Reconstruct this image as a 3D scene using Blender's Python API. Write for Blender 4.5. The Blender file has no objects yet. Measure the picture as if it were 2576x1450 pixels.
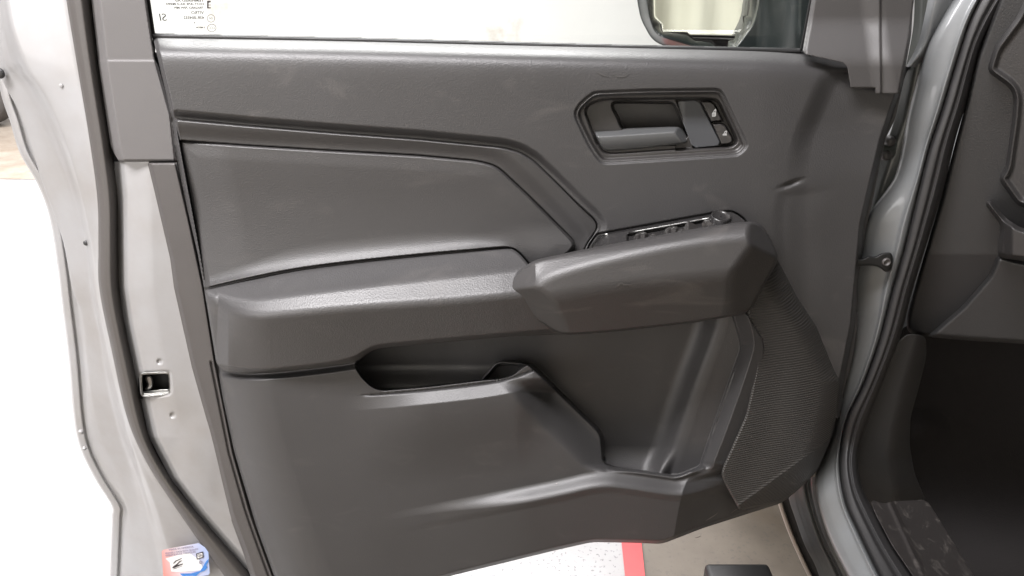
import bpy, math, random
import numpy as np
from mathutils import Vector
random.seed(4); rng = np.random.default_rng(4)

# ------------------------------------------------------------------ camera, world, lamps, exposure
SC = bpy.context.scene; COL = SC.collection
PITCH = math.radians(25); CAMY, CAMZ = -1.15, 1.45; F = 1860.0
cam = bpy.data.cameras.new('camera'); cam.lens = 26; cam.sensor_width = 36
cam.clip_start = .02; cam.clip_end = 200
co = bpy.data.objects.new('camera', cam); COL.objects.link(co)
co.location = (0, CAMY, CAMZ); co.rotation_euler = (math.radians(65), 0, 0); SC.camera = co
w = bpy.data.worlds.new('World'); SC.world = w; w.use_nodes = True
w.node_tree.nodes['Background'].inputs[0].default_value = (1, .97, .985, 1)
w.node_tree.nodes['Background'].inputs[1].default_value = .06
def area(name, loc, rot, sx, sy, power, col=(1, .972, .985)):
    l = bpy.data.lights.new(name, 'AREA'); l.shape = 'RECTANGLE'; l.size = sx; l.size_y = sy
    l.energy = power; l.color = col
    o = bpy.data.objects.new(name, l); COL.objects.link(o); o.location = loc
    o.rotation_euler = [math.radians(a) for a in rot]
    return o
area('ceiling_or_fill_lamp', (-1.4, -1.1, 3.4), (0, 0, 0), 2.6, .6, 235)
area('ceiling_or_fill_lamp', (-2.6, 2.7, 3.6), (0, 0, 0), 6.8, 1.8, 700)
area('ceiling_or_fill_lamp', (-2.6, -2.9, 3.3), (-35, 0, -35), 2.6, .6, 80)
area('ceiling_or_fill_lamp', (-3.2, -2.3, 1.5), (86, 0, -57), 1.6, 1.4, 42)  # low side fill, added to brighten left-facing facets; no known lamp there
SC.view_settings.view_transform = 'Standard'; SC.view_settings.look = 'None'
SC.view_settings.exposure = 0.42; SC.view_settings.gamma = 1
SC.render.engine = 'CYCLES'; SC.cycles.max_bounces = 8; SC.cycles.use_denoising = True

# ------------------------------------------------------------------ geometry helpers
SP, CP = math.sin(PITCH), math.cos(PITCH)
def W(px, py, d):
    """point on the plane d metres in front of the door plane, seen along one sight line of the tracing"""
    px = np.asarray(px, float); py = np.asarray(py, float)
    x = (px - 1288) / F; y = -(py - 725) / F
    t = (-CAMY - d) / (CP + y * SP)
    return np.stack([x * t, CAMY + (CP + y * SP) * t, CAMZ + (y * CP - SP) * t], -1)
def ss(x):
    x = np.clip(x, 0, 1); return x * x * (3 - 2 * x)
def smin(a, b, k):
    h = np.clip(.5 + .5 * (b - a) / k, 0, 1); return b + (a - b) * h - k * h * (1 - h)
def smax(a, b, k): return -smin(-a, -b, k)
def lerp(a, b, t): return a + (b - a) * t
def chaikin(P, n=2, closed=True, cut=9.0):
    P = np.array(P, float)
    if closed:
        for k in range(n):
            Q = np.roll(P, -1, 0); L = np.hypot(*(Q - P).T)[:, None] + 1e-9
            c = np.minimum(.25, cut / (2 ** k) / L)
            R = np.empty((2 * len(P), 2)); R[0::2] = P + (Q - P) * c; R[1::2] = Q + (P - Q) * c; P = R
        return P
    for _ in range(n):
        Q = np.roll(P, -1, 0)
        if not closed:
            A = P[:-1]; B = P[1:]
            R = np.empty((2 * len(A), 2)); R[0::2] = .75 * A + .25 * B; R[1::2] = .25 * A + .75 * B
            P = np.vstack([P[:1], R, P[-1:]])
        else:
            R = np.empty((2 * len(P), 2)); R[0::2] = .75 * P + .25 * Q; R[1::2] = .25 * P + .75 * Q; P = R
    return P
def segd(X, Y, P, closed=True, near=False):
    """distance from the points to a polyline; near=True also gives the nearest point"""
    best = np.full(X.shape, 1e18); bx = np.zeros(X.shape); by = np.zeros(X.shape)
    n = len(P)
    for i in range(n if closed else n - 1):
        a = P[i]; b = P[(i + 1) % n]; dx, dy = b - a; L = dx * dx + dy * dy
        if L < 1e-12: continue
        t = np.clip(((X - a[0]) * dx + (Y - a[1]) * dy) / L, 0, 1)
        qx = a[0] + t * dx; qy = a[1] + t * dy
        d = (X - qx) ** 2 + (Y - qy) ** 2; m = d < best
        best = np.where(m, d, best)
        if near: bx = np.where(m, qx, bx); by = np.where(m, qy, by)
    best = np.sqrt(best)
    return (best, bx, by) if near else best
def inside(X, Y, P):
    r = np.zeros(X.shape, bool); n = len(P)
    for i in range(n):
        x1, y1 = P[i]; x2, y2 = P[(i + 1) % n]
        if y1 == y2: continue
        c = ((y1 > Y) != (y2 > Y)) & (X < (x2 - x1) * (Y - y1) / (y2 - y1) + x1)
        r ^= c
    return r
def sd(X, Y, P):
    d = segd(X, Y, P); return np.where(inside(X, Y, P), d, -d)
def side(X, Y, A, B):
    """signed distance from the line A>B, positive on its right in picture terms (below, when A is left of B)"""
    dx, dy = B[0] - A[0], B[1] - A[1]; L = math.hypot(dx, dy)
    return (dx * (Y - A[1]) - dy * (X - A[0])) / L
def sline(X, Y, P):
    """signed distance below a left-to-right polyline given as height over x"""
    P = chaikin(P, 4, closed=False) if len(P) > 2 else np.array(P, float)
    yy = np.interp(X, P[:, 0], P[:, 1]); 
    g = np.interp(X, .5 * (P[1:, 0] + P[:-1, 0]), np.diff(P[:, 1]) / np.diff(P[:, 0])) if len(P) > 2 else (P[1, 1] - P[0, 1]) / (P[1, 0] - P[0, 0])
    return (Y - yy) / np.sqrt(1 + g * g)
def sright(X, Y, P):
    """signed distance to the right of a top-to-bottom polyline"""
    P = chaikin(P, 2, closed=False) if len(P) > 2 else np.array(P, float); xx = np.interp(Y, P[:, 1], P[:, 0])
    g = np.interp(Y, .5 * (P[1:, 1] + P[:-1, 1]), np.diff(P[:, 0]) / np.diff(P[:, 1]))
    return (X - xx) / np.sqrt(1 + g * g)

def attach(o, parent):
    if parent is None: return
    o.parent = parent
    if parent.type == 'EMPTY': o.location = Vector(o.location) - parent.location
def mk(name, verts, faces, mat, parent=None, smooth=True, nv=4):
    me = bpy.data.meshes.new(name); verts = np.asarray(verts, np.float32)
    if isinstance(faces, np.ndarray):
        me.vertices.add(len(verts)); me.vertices.foreach_set('co', verts.ravel())
        me.loops.add(faces.size); me.loops.foreach_set('vertex_index', faces.astype(np.int32).ravel())
        me.polygons.add(len(faces)); me.polygons.foreach_set('loop_start', np.arange(0, faces.size, nv, dtype=np.int32))
        me.polygons.foreach_set('loop_total', np.full(len(faces), nv, np.int32))
        me.update(calc_edges=True); me.validate()
    else:
        me.from_pydata(verts.tolist(), [], faces); me.update()
    if smooth: me.polygons.foreach_set('use_smooth', np.ones(len(me.polygons), bool))
    o = bpy.data.objects.new(name, me); COL.objects.link(o)
    if mat: me.materials.append(mat)
    attach(o, parent)
    return o
def part(name, poly, D, mat, parent=None, step=2.5, ch=2, skirt=.03, holes=(), label=None):
    """one moulded piece: a fine grid over the outline, relief D, edge turned back by `skirt` metres"""
    P = chaikin(poly, ch)
    H = [chaikin(h, 2) for h in holes]
    x0, y0 = P.min(0) - step; x1, y1 = P.max(0) + step
    nx = int((x1 - x0) / step) + 2; ny = int((y1 - y0) / step) + 2
    gx = x0 + step * np.arange(nx); gy = y0 + step * np.arange(ny)
    X, Y = np.meshgrid(gx, gy)
    cx, cy = X[:-1, :-1] + step / 2, Y[:-1, :-1] + step / 2
    m = inside(cx, cy, P)
    for h in H: m &= ~inside(cx, cy, h)
    vm = np.zeros(X.shape, int)
    for a in (0, 1):
        for b in (0, 1): vm[a:a + m.shape[0], b:b + m.shape[1]] += m
    bd = (vm > 0) & (vm < 4)
    xs, ys = X[bd], Y[bd]
    best, bx, by = segd(xs, ys, P, near=True)
    for h in H:
        b2, hx, hy = segd(xs, ys, h, near=True); k = b2 < best
        best = np.where(k, b2, best); bx = np.where(k, hx, bx); by = np.where(k, hy, by)
    ok = best < step * 1.3
    X[bd] = np.where(ok, bx, xs); Y[bd] = np.where(ok, by, ys)
    used = vm > 0
    idx = -np.ones(X.shape, int); idx[used] = np.arange(used.sum())
    px, py = X[used], Y[used]
    d = D(px, py) if callable(D) else np.full(px.shape, D)
    V = W(px, py, d)
    q = np.stack([idx[:-1, :-1][m], idx[1:, :-1][m], idx[1:, 1:][m], idx[:-1, 1:][m]], 1)
    if skirt:
        pad = np.pad(m, 1); n0 = len(V); ed = []
        c = pad[1:-1, 1:-1]
        up = c & ~pad[:-2, 1:-1]; dn = c & ~pad[2:, 1:-1]; lf = c & ~pad[1:-1, :-2]; rt = c & ~pad[1:-1, 2:]
        ed.append(np.stack([idx[:-1, 1:][up], idx[:-1, :-1][up]], 1)); ed.append(np.stack([idx[1:, :-1][dn], idx[1:, 1:][dn]], 1))
        ed.append(np.stack([idx[:-1, :-1][lf], idx[1:, :-1][lf]], 1)); ed.append(np.stack([idx[1:, 1:][rt], idx[:-1, 1:][rt]], 1))
        E = np.vstack(ed); u, inv = np.unique(E, return_inverse=True); inv = inv.reshape(E.shape)
        back = W(px[u], py[u], d[u] - skirt)
        q = np.vstack([q, np.stack([E[:, 1], E[:, 0], n0 + inv[:, 0], n0 + inv[:, 1]], 1)])
        V = np.vstack([V, back])
    o = mk(name, V, q, mat, parent)
    if label: o['label'] = label
    return o
def resample(P, n):
    P = np.array(P, float)
    Q = [P[0]]
    for i in range(len(P) - 1):
        p0 = P[max(i - 1, 0)]; p1 = P[i]; p2 = P[i + 1]; p3 = P[min(i + 2, len(P) - 1)]
        for t in np.linspace(0, 1, 13)[1:]:
            Q.append(.5 * (2 * p1 + (p2 - p0) * t + (2 * p0 - 5 * p1 + 4 * p2 - p3) * t * t + (3 * p1 - p0 - 3 * p2 + p3) * t ** 3))
    Q = np.array(Q); yy = Q[:, 1]
    L = np.concatenate([[0], np.cumsum(np.hypot(*np.diff(Q[:, :2], axis=0).T))])
    s = np.linspace(0, L[-1], n)
    return np.stack([np.interp(s, L, Q[:, k]) for k in range(3)], 1)
def byy(P, ys):
    """resample a top-to-bottom polyline at given heights"""
    P = np.array(P, float); R = resample(P, 240)
    o = np.argsort(R[:, 1]); return np.stack([np.interp(ys, R[o, 1], R[o, 0]), ys, np.interp(ys, R[o, 1], R[o, 2])], 1)
def loft(name, cols, mat, parent=None, n=160, sub=6, back=.05, y0=-60, y1=1520, smooth=True, label=None):
    """strip through curves [(px,py,d)...]; both long edges turned back from the viewer"""
    ys = np.linspace(y0, y1, n)
    C = [byy(c, ys) for c in cols]
    rows = []
    k = len(C)
    for i in range(k - 1):
        c0 = C[max(i - 1, 0)]; c1 = C[i]; c2 = C[i + 1]; c3 = C[min(i + 2, k - 1)]
        for j in range(sub):
            t = j / sub
            if smooth:
                m1 = (c2 - c0) / 2 if i > 0 else (c2 - c1); m2 = (c3 - c1) / 2 if i < k - 2 else (c2 - c1)
                m1 = np.clip(m1, -1.2 * np.abs(c2 - c1), 1.2 * np.abs(c2 - c1)); m2 = np.clip(m2, -1.2 * np.abs(c2 - c1), 1.2 * np.abs(c2 - c1))
                r = (2*t**3-3*t*t+1)*c1 + (t**3-2*t*t+t)*m1 + (-2*t**3+3*t*t)*c2 + (t**3-t*t)*m2
            else: r = c1 + (c2 - c1) * t
            rows.append(r)
    rows.append(C[-1])
    G = [W(r[:, 0], r[:, 1], r[:, 2]) for r in rows]
    if back:
        a = W(rows[0][:, 0], rows[0][:, 1], rows[0][:, 2] - back); b = W(rows[-1][:, 0], rows[-1][:, 1], rows[-1][:, 2] - back); G = [a] + G + [b]
    G = np.array(G); R_, N = G.shape[:2]
    I = np.arange(R_ * N).reshape(R_, N)
    q = np.stack([I[:-1, :-1].ravel(), I[:-1, 1:].ravel(), I[1:, 1:].ravel(), I[1:, :-1].ravel()], 1)
    o = mk(name, G.reshape(-1, 3), q, mat, parent)
    if label: o['label'] = label
    return o
def tube(name, pts, r, mat, parent=None, n=10, cap=True):
    pts = [Vector(p) for p in pts]; V = []; Fc = []
    for i, p in enumerate(pts):
        t = (pts[min(i + 1, len(pts) - 1)] - pts[max(i - 1, 0)]).normalized()
        a = t.cross(Vector((0, 0, 1)) if abs(t.z) < .9 else Vector((1, 0, 0))).normalized(); b = t.cross(a)
        for k in range(n):
            an = 2 * math.pi * k / n; V.append(p + (a * math.cos(an) + b * math.sin(an)) * r)
    for i in range(len(pts) - 1):
        for k in range(n): Fc.append((i*n+k, i*n+(k+1) % n, (i+1)*n+(k+1) % n, (i+1)*n+k))
    if cap: Fc.append(tuple(range(n))); Fc.append(tuple(range((len(pts)-1)*n, len(pts)*n))[::-1])
    return mk(name, [tuple(v) for v in V], Fc, mat, parent)
def box(name, x0, x1, y0, y1, z0, z1, mat, parent=None, bev=0, seg=3):
    v = [(x, y, z) for x in (x0, x1) for y in (y0, y1) for z in (z0, z1)]
    f = [(0,1,3,2),(4,6,7,5),(0,4,5,1),(2,3,7,6),(0,2,6,4),(1,5,7,3)]
    o = mk(name, v, f, mat, parent, smooth=bool(bev))
    if bev:
        m = o.modifiers.new('bevel', 'BEVEL'); m.width = bev; m.segments = seg
    return o
def disc_bump(name, px, py, d, r, h, mat, parent=None, ring=False, tilt=(0, 0), n=24, flat=.0):
    """small round button, bolt head or dimple standing on the surface"""
    c = W(px, py, d); V = []; Fc = []
    prof = [(1, -.3), (1, .2), (.9, .6), (.75, .85), (.5, 1), (.25, 1.02 - flat), (.05, 1.03 - flat)]
    if ring: prof = [(1.05, -.2), (1.02, .4), (.92, .9), (.8, .9), (.7, .3), (.4, .1), (.05, .1)]
    for (a, b) in prof:
        for k in range(n):
            t = 2 * math.pi * k / n
            x, z = a * r * math.cos(t), a * r * math.sin(t)
            V.append((c[0] + x, c[1] - b * h + tilt[0] * x + tilt[1] * z, c[2] + z))
    for i in range(len(prof) - 1):
        for k in range(n): Fc.append((i*n+k, i*n+(k+1) % n, (i+1)*n+(k+1) % n, (i+1)*n+k))
    Fc.append(tuple(range((len(prof)-1)*n, len(prof)*n)))
    return mk(name, V, Fc, mat, parent)
def empty(name, loc, label, cat, group=None):
    o = bpy.data.objects.new(name, None); COL.objects.link(o); o.location = loc
    o['label'] = label; o['category'] = cat
    if group: o['group'] = group
    return o
def tag(o, label=None, cat=None, group=None, kind=None):
    for k, v in (('label', label), ('category', cat), ('group', group), ('kind', kind)):
        if v: o[k] = v
    return o

# ------------------------------------------------------------------ materials
def base_mat(name, col, rough=.5, metal=0, spec=.5, coat=0):
    m = bpy.data.materials.new(name); m.use_nodes = True; nt = m.node_tree
    b = nt.nodes['Principled BSDF']; b.inputs['Base Color'].default_value = (*col, 1)
    b.inputs['Roughness'].default_value = rough; b.inputs['Metallic'].default_value = metal
    b.inputs['Specular IOR Level'].default_value = spec; b.inputs['Coat Weight'].default_value = coat
    b.inputs['Coat Roughness'].default_value = .08
    return m, nt, b
def N(nt, t, **k):
    n = nt.nodes.new(t)
    for a, v in k.items():
        if a.startswith('i_'): n.inputs[a[2:].replace('_', ' ')].default_value = v
        else: setattr(n, a, v)
    return n
def plastic(name, col, rough=.46, grain=.35, gscale=900, dust=.0, spec=.64, var=.12, dscale=9):
    m, nt, b = base_mat(name, col, rough, 0, spec); L = nt.links.new
    tc = N(nt, 'ShaderNodeTexCoord')
    n1 = N(nt, 'ShaderNodeTexNoise', i_Scale=gscale, i_Detail=2.0); L(tc.outputs['Object'], n1.inputs['Vector'])
    v1 = N(nt, 'ShaderNodeTexVoronoi', i_Scale=gscale * .55); L(tc.outputs['Object'], v1.inputs['Vector'])
    ad = N(nt, 'ShaderNodeMath', operation='ADD'); L(n1.outputs['Fac'], ad.inputs[0]); L(v1.outputs['Distance'], ad.inputs[1])
    bp = N(nt, 'ShaderNodeBump', i_Strength=grain, i_Distance=.0004); L(ad.outputs[0], bp.inputs['Height']); L(bp.outputs['Normal'], b.inputs['Normal'])
    n2 = N(nt, 'ShaderNodeTexNoise', i_Scale=5.0, i_Detail=5.0, i_Roughness=.6); L(tc.outputs['Object'], n2.inputs['Vector'])
    r1 = N(nt, 'ShaderNodeMapRange'); L(n2.outputs['Fac'], r1.inputs[0]); r1.inputs[1].default_value = .3; r1.inputs[2].default_value = .7
    r1.inputs[3].default_value = rough - .03; r1.inputs[4].default_value = rough + .06; L(r1.outputs[0], b.inputs['Roughness'])
    mx = N(nt, 'ShaderNodeMixRGB'); mx.inputs[1].default_value = (*[c * (1 - var) for c in col], 1); mx.inputs[2].default_value = (*[c * (1 + var) for c in col], 1)
    L(n2.outputs['Fac'], mx.inputs[0]); out = mx.outputs[0]
    if dust:
        mp = N(nt, 'ShaderNodeMapping'); mp.inputs['Rotation'].default_value = (0, .5, .3); mp.inputs['Scale'].default_value = (1, 1, 2.2)
        L(tc.outputs['Object'], mp.inputs[0])
        n3 = N(nt, 'ShaderNodeTexNoise', i_Scale=dscale, i_Detail=9.0, i_Roughness=.62, i_Distortion=.8); L(mp.outputs[0], n3.inputs['Vector'])
        rp = N(nt, 'ShaderNodeMapRange'); L(n3.outputs['Fac'], rp.inputs[0]); rp.inputs[1].default_value = .57; rp.inputs[2].default_value = .78
        rp.inputs[3].default_value = 0; rp.inputs[4].default_value = dust
        m2 = N(nt, 'ShaderNodeMixRGB'); L(rp.outputs[0], m2.inputs[0]); L(out, m2.inputs[1]); m2.inputs[2].default_value = (.32, .29, .26, 1); out = m2.outputs[0]
    L(out, b.inputs['Base Color'])
    return m
def ribbed(name, col):
    m, nt, b = base_mat(name, col, .42); L = nt.links.new
    tc = N(nt, 'ShaderNodeTexCoord'); wv = N(nt, 'ShaderNodeTexWave', wave_type='BANDS', bands_direction='Z', i_Scale=67.0)
    wv.inputs['Distortion'].default_value = 0
    mp = N(nt, 'ShaderNodeMapping'); mp.inputs['Rotation'].default_value = (0, math.radians(4), 0)
    L(tc.outputs['Object'], mp.inputs[0]); L(mp.outputs[0], wv.inputs['Vector'])
    bp = N(nt, 'ShaderNodeBump', i_Strength=.55, i_Distance=.0015); L(wv.outputs['Fac'], bp.inputs['Height']); L(bp.outputs['Normal'], b.inputs['Normal'])
    return m
def paint(name, col, rough=.38, metal=.35, coat=.5):
    m, nt, b = base_mat(name, col, rough, metal, .5, coat); L = nt.links.new
    tc = N(nt, 'ShaderNodeTexCoord')
    n2 = N(nt, 'ShaderNodeTexNoise', i_Scale=7.0, i_Detail=6.0, i_Roughness=.6); L(tc.outputs['Object'], n2.inputs['Vector'])
    rp = N(nt, 'ShaderNodeMapRange'); L(n2.outputs['Fac'], rp.inputs[0]); rp.inputs[1].default_value = .35; rp.inputs[2].default_value = .7; rp.inputs[3].default_value = 0; rp.inputs[4].default_value = 1
    mx = N(nt, 'ShaderNodeMixRGB'); L(rp.outputs[0], mx.inputs[0]); mx.inputs[1].default_value = (*col, 1); mx.inputs[2].default_value = (col[0] * .86, col[1] * .83, col[2] * .79, 1)
    L(mx.outputs[0], b.inputs['Base Color'])
    n1 = N(nt, 'ShaderNodeTexNoise', i_Scale=120.0, i_Detail=3.0); L(tc.outputs['Object'], n1.inputs['Vector'])
    bp = N(nt, 'ShaderNodeBump', i_Strength=.06, i_Distance=.001); L(n1.outputs['Fac'], bp.inputs['Height']); L(bp.outputs['Normal'], b.inputs['Normal'])
    return m
G0 = (.0345, .0332, .0335)
M_card = plastic('door card plastic', G0, .45, .45, 800, dust=.10)
M_insert = plastic('insert vinyl', (.034, .0325, .0325), .47, .5, 900, dust=.05)
M_band = plastic('accent band plastic', (.033, .0315, .0315), .42, .2, 1200, dust=.04)
M_arm = plastic('armrest vinyl', (.041, .0395, .0398), .44, .5, 700, dust=.08)
M_pull = plastic('pull handle plastic', (.037, .0352, .0350), .42, .45, 900, dust=.2, dscale=7)
M_lower = plastic('lower card plastic', (.035, .0338, .0342), .48, .35, 900, dust=.06)
M_bezel = plastic('bezel plastic', (.030, .028, .027), .34, .12, 1500)
M_lever = plastic('lever satin', (.075, .077, .078), .33, .1, 1500, dust=.2, dscale=20)
M_dark = plastic('dark plastic', (.020, .020, .021), .40, .2, 1200)
M_switch = plastic('switch plastic', (.028, .026, .025), .24, .08, 1500, dust=.15, dscale=30)
M_gloss = plastic('glossy switch plate', (.020, .019, .019), .24, .05, 1500, dust=.1, dscale=30)
M_rib = ribbed('ribbed grille', (.036, .034, .032))
M_trim = plastic('pillar trim', (.105, .100, .099), .58, .2, 1100)
M_edge = plastic('edge trim', (.058, .053, .051), .5, .3, 900)
M_rubber = plastic('rubber seal', (.060, .054, .050), .55, .25, 900)
M_seal2 = plastic('opening seal rubber', (.015, .0142, .0145), .52, .3, 700)
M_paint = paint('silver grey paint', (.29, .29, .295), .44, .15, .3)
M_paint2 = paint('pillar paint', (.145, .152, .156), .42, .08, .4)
M_chrome = base_mat('bright metal', (.40, .40, .39), .32, 1)[0]
M_steel = base_mat('worn steel', (.30, .29, .28), .35, .9)[0]
M_black = base_mat('black', (.008, .008, .008), .5)[0]
M_white = base_mat('white print', (.36, .36, .355), .5)[0]
M_int = plastic('dashboard plastic', (.015, .0145, .0145), .5, .4, 700)
M_int2 = plastic('dashboard light plastic', (.026, .0245, .0242), .45, .4, 700)
M_carpet = plastic('carpet', (.021, .0195, .0195), .9, 1, 500, spec=.1)
M_sill = plastic('scuffed sill plate', (.026, .023, .022), .42, .4, 600, dust=.3, dscale=30)

# ------------------------------------------------------------------ floor, wall, things around
def floor_mat(name, col, col2, rough, sp=.15):
    m, nt, b = base_mat(name, col, rough); L = nt.links.new
    tc = N(nt, 'ShaderNodeTexCoord')
    n = N(nt, 'ShaderNodeTexNoise', i_Scale=3.5, i_Detail=10.0, i_Roughness=.65); L(tc.outputs['Object'], n.inputs['Vector'])
    r = N(nt, 'ShaderNodeMapRange'); L(n.outputs['Fac'], r.inputs[0]); r.inputs[1].default_value = .38; r.inputs[2].default_value = .66
    mx = N(nt, 'ShaderNodeMixRGB'); L(r.outputs[0], mx.inputs[0]); mx.inputs[1].default_value = (*col, 1); mx.inputs[2].default_value = (*col2, 1)
    n2 = N(nt, 'ShaderNodeTexNoise', i_Scale=95.0, i_Detail=3.0); L(tc.outputs['Object'], n2.inputs['Vector'])
    r2 = N(nt, 'ShaderNodeMapRange'); L(n2.outputs['Fac'], r2.inputs[0]); r2.inputs[1].default_value = .60; r2.inputs[2].default_value = .66; r2.inputs[4].default_value = sp
    m2 = N(nt, 'ShaderNodeMixRGB'); L(r2.outputs[0], m2.inputs[0]); L(mx.outputs[0], m2.inputs[1]); m2.inputs[2].default_value = (.05, .05, .05, 1)
    n3 = N(nt, 'ShaderNodeTexNoise', i_Scale=1.6, i_Detail=7.0, i_Roughness=.6); L(tc.outputs['Object'], n3.inputs['Vector'])
    r3 = N(nt, 'ShaderNodeMapRange'); L(n3.outputs['Fac'], r3.inputs[0]); r3.inputs[1].default_value = .57; r3.inputs[2].default_value = .72; r3.inputs[4].default_value = .8
    m3 = N(nt, 'ShaderNodeMixRGB'); L(r3.outputs[0], m3.inputs[0]); L(m2.outputs[0], m3.inputs[1]); m3.inputs[2].default_value = (col[0] * .62, col[1] * .52, col[2] * .42, 1)
    L(m3.outputs[0], b.inputs['Base Color'])
    return m
def quad(name, pts, mat): return mk(name, pts, [(0, 1, 2, 3)], mat, smooth=False)
def floorpt(px, py, z=0):
    x = (px - 1288) / F; y = -(py - 725) / F; t = (CAMZ - z) / (SP - y * CP)
    return (x * t, CAMY + (CP + y * SP) * t, z)
a, b_, c_, d_ = floorpt(1563, 1364, .004), floorpt(1613, 1366, .004), floorpt(1622, 1450, .004), floorpt(1572, 1450, .004)
fl = quad('floor', [(-14, -8, 0), (14, -8, 0), (14, 14, 0), (-14, 14, 0)], floor_mat('white epoxy floor', (.37, .37, .37), (.32, .315, .31), .3, .55)); tag(fl, kind='structure')
def ext(p, q, y):
    t = (y - p[1]) / (q[1] - p[1]); return (p[0] + (q[0] - p[0]) * t, y)
r0 = ext(b_, c_, -2); r1 = ext(b_, c_, 4)
fc = quad('concrete_or_shade_floor', [(*r0, .0035), (9, -2, .0035), (9, 4, .0035), (*r1, .0035)], floor_mat('tan concrete', (.150, .128, .100), (.105, .088, .068), .55, .25)); tag(fc, kind='structure')
fp = quad('concrete_or_shade_floor', [floorpt(-500, 300, .003), floorpt(110, 300, .003), floorpt(110, 452, .003), floorpt(-500, 440, .003)][::-1], floor_mat('painted tyre shadow', (.34, .30, .25), (.24, .20, .16), .5, .2)); tag(fp, kind='structure')  # the tyre's cast shadow, painted as a tan patch on the floor
nf_ = quad('concrete_or_shade_floor', [(-14, -8, .002), (14, -8, .002), (14, -.05, .002), (-14, -.05, .002)], fc.data.materials[0]); tag(nf_, kind='structure')  # unseen near floor, laid darker to cut bounce onto the door
l0 = ext(a, d_, -2); l1 = ext(a, d_, 4)
M_red = floor_mat('red floor paint', (.62, .045, .05), (.55, .06, .06), .4, .0)
st = quad('painted_floor_stripe', [(*l0, .008), (*r0, .008), (*r1, .008), (*l1, .008)], M_red); tag(st, kind='structure')
wall_m = floor_mat('white wall', (.80, .795, .775), (.78, .775, .755), .7, 0)
wl = box('back_wall', -12, 12, 7.2, 7.4, 0, 5, wall_m); tag(wl, 'plain white painted wall far behind the open truck door', 'wall')
# cream curtain behind the viewer, seen only in the wing mirror
n = 260; V = []
for i in range(n + 1):
    x = -6 + 12 * i / n
    for k in range(24):
        z = 4.4 * k / 23
        V.append((x, -3.6 + .07 * math.sin(x * 9 + .6 * z) + .05 * math.sin(x * 21 + z * 1.7) + .03 * math.sin(z * 5 + x * 4), z))
q = np.array([(i*24+k, (i+1)*24+k, (i+1)*24+k+1, i*24+k+1) for i in range(n) for k in range(23)])
cu = mk('curtain', V, q, base_mat('cream canvas', (.60, .575, .51), .9)[0]); tag(cu, 'cream canvas curtain reflected in the wing mirror', 'curtain')

# tyre standing at the far left
cx_, cy_, R_ = floorpt(-42, 318)[0], floorpt(-42, 318)[1], .36
ty = empty('parked_vehicle', (0, 0, 0), 'black tyre of another vehicle at the far left edge', 'vehicle'); TY = (cx_, cy_)
prof = [(.19, .10), (.30, .12), (.345, .115), (.36, .09), (.362, 0), (.36, -.09), (.345, -.115), (.30, -.12), (.19, -.10)]
V = []; Fc = []; n = 48
for k in range(n):
    t = 2 * math.pi * k / n
    for (r, o) in prof: V.append((cx_ + r * math.cos(t), cy_ + o, .362 + r * math.sin(t)))
for k in range(n):
    for j in range(len(prof) - 1):
        a0 = k * len(prof) + j; b0 = ((k + 1) % n) * len(prof) + j; Fc.append((a0, a0 + 1, b0 + 1, b0))
tw_ = mk('tyre', V, Fc, M_rubber, ty)
V = []; Fc = []
for (r, o) in [(.20, -.09), (.19, -.05), (.06, -.03), (.05, -.06), (.002, -.06)]:
    for k in range(n): V.append((cx_ + r * math.cos(2*math.pi*k/n), cy_ + o, .362 + r * math.sin(2*math.pi*k/n)))
for j in range(4):
    for k in range(n): Fc.append((j*n+k, j*n+(k+1) % n, (j+1)*n+(k+1) % n, (j+1)*n+k))
mk('rim', V, Fc, M_steel, tw_)
# black block standing on the concrete at the bottom
p = floorpt(1771, 1414, .10); p2 = floorpt(1936, 1420, .10)
bl = box('black_block', p[0], p2[0], p[1] - .35, p[1], .004, .10, base_mat('black block plastic', (.006, .006, .006), .4)[0], bev=.012); tag(bl, 'black plastic block lying on the concrete floor under the door', 'block')

# ================================================================== THE DOOR
door = empty('door', (-.05, .05, .42), 'open grey truck front door seen from inside with dark plastic trim panel', 'door'); door['kind'] = 'thing'

# ---- traced outlines (units: sight lines of a 2576 x 1450 tracing) ----
SILL = [(380, 93), (640, 97), (900, 102), (1200, 110), (1550, 118), (2015, 129), (2140, 150), (2300, 170)]
BAND = [(434, 294), (620, 311), (835, 329), (1051, 345), (1267, 366), (1310, 378), (1345, 399), (1396, 447), (1461, 511), (1504, 550), (1511, 572), (1500, 593), (1478, 624), (1470, 660), (1400, 760), (900, 760), (520, 760)]
INSERT = [(443, 347), (620, 360), (835, 373), (1051, 385), (1202, 399), (1245, 410), (1267, 425), (1332, 486), (1396, 550), (1445, 600), (1452, 615), (1446, 632), (1380, 690), (1200, 700), (520, 770), (510, 700), (470, 500)]
SEAM = [(500, 731), (518, 727), (620, 703), (749, 677), (922, 656), (1094, 639), (1245, 626), (1284, 624), (1306, 637), (1335, 672)]
ARM = [(514, 727), (565, 715), (620, 703), (749, 677), (922, 656), (1094, 639), (1245, 626), (1284, 624), (1306, 637), (1335, 672), (1400, 760), (1450, 840), (1281, 847), (1073, 865), (954, 877), (927, 886), (908, 903), (884, 914), (747, 932), (637, 941), (564, 934), (545, 918)]
PULL = [(1281, 728), (1288, 698), (1310, 676), (1347, 654), (1457, 630), (1567, 609), (1751, 575), (1862, 559), (1898, 557), (1920, 570), (1946, 614), (1958, 647), (1950, 673), (1931, 702), (1898, 765), (1880, 787), (1854, 794), (1751, 812), (1567, 833), (1457, 842), (1413, 843), (1391, 834), (1347, 805), (1310, 772), (1284, 743)]
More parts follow.
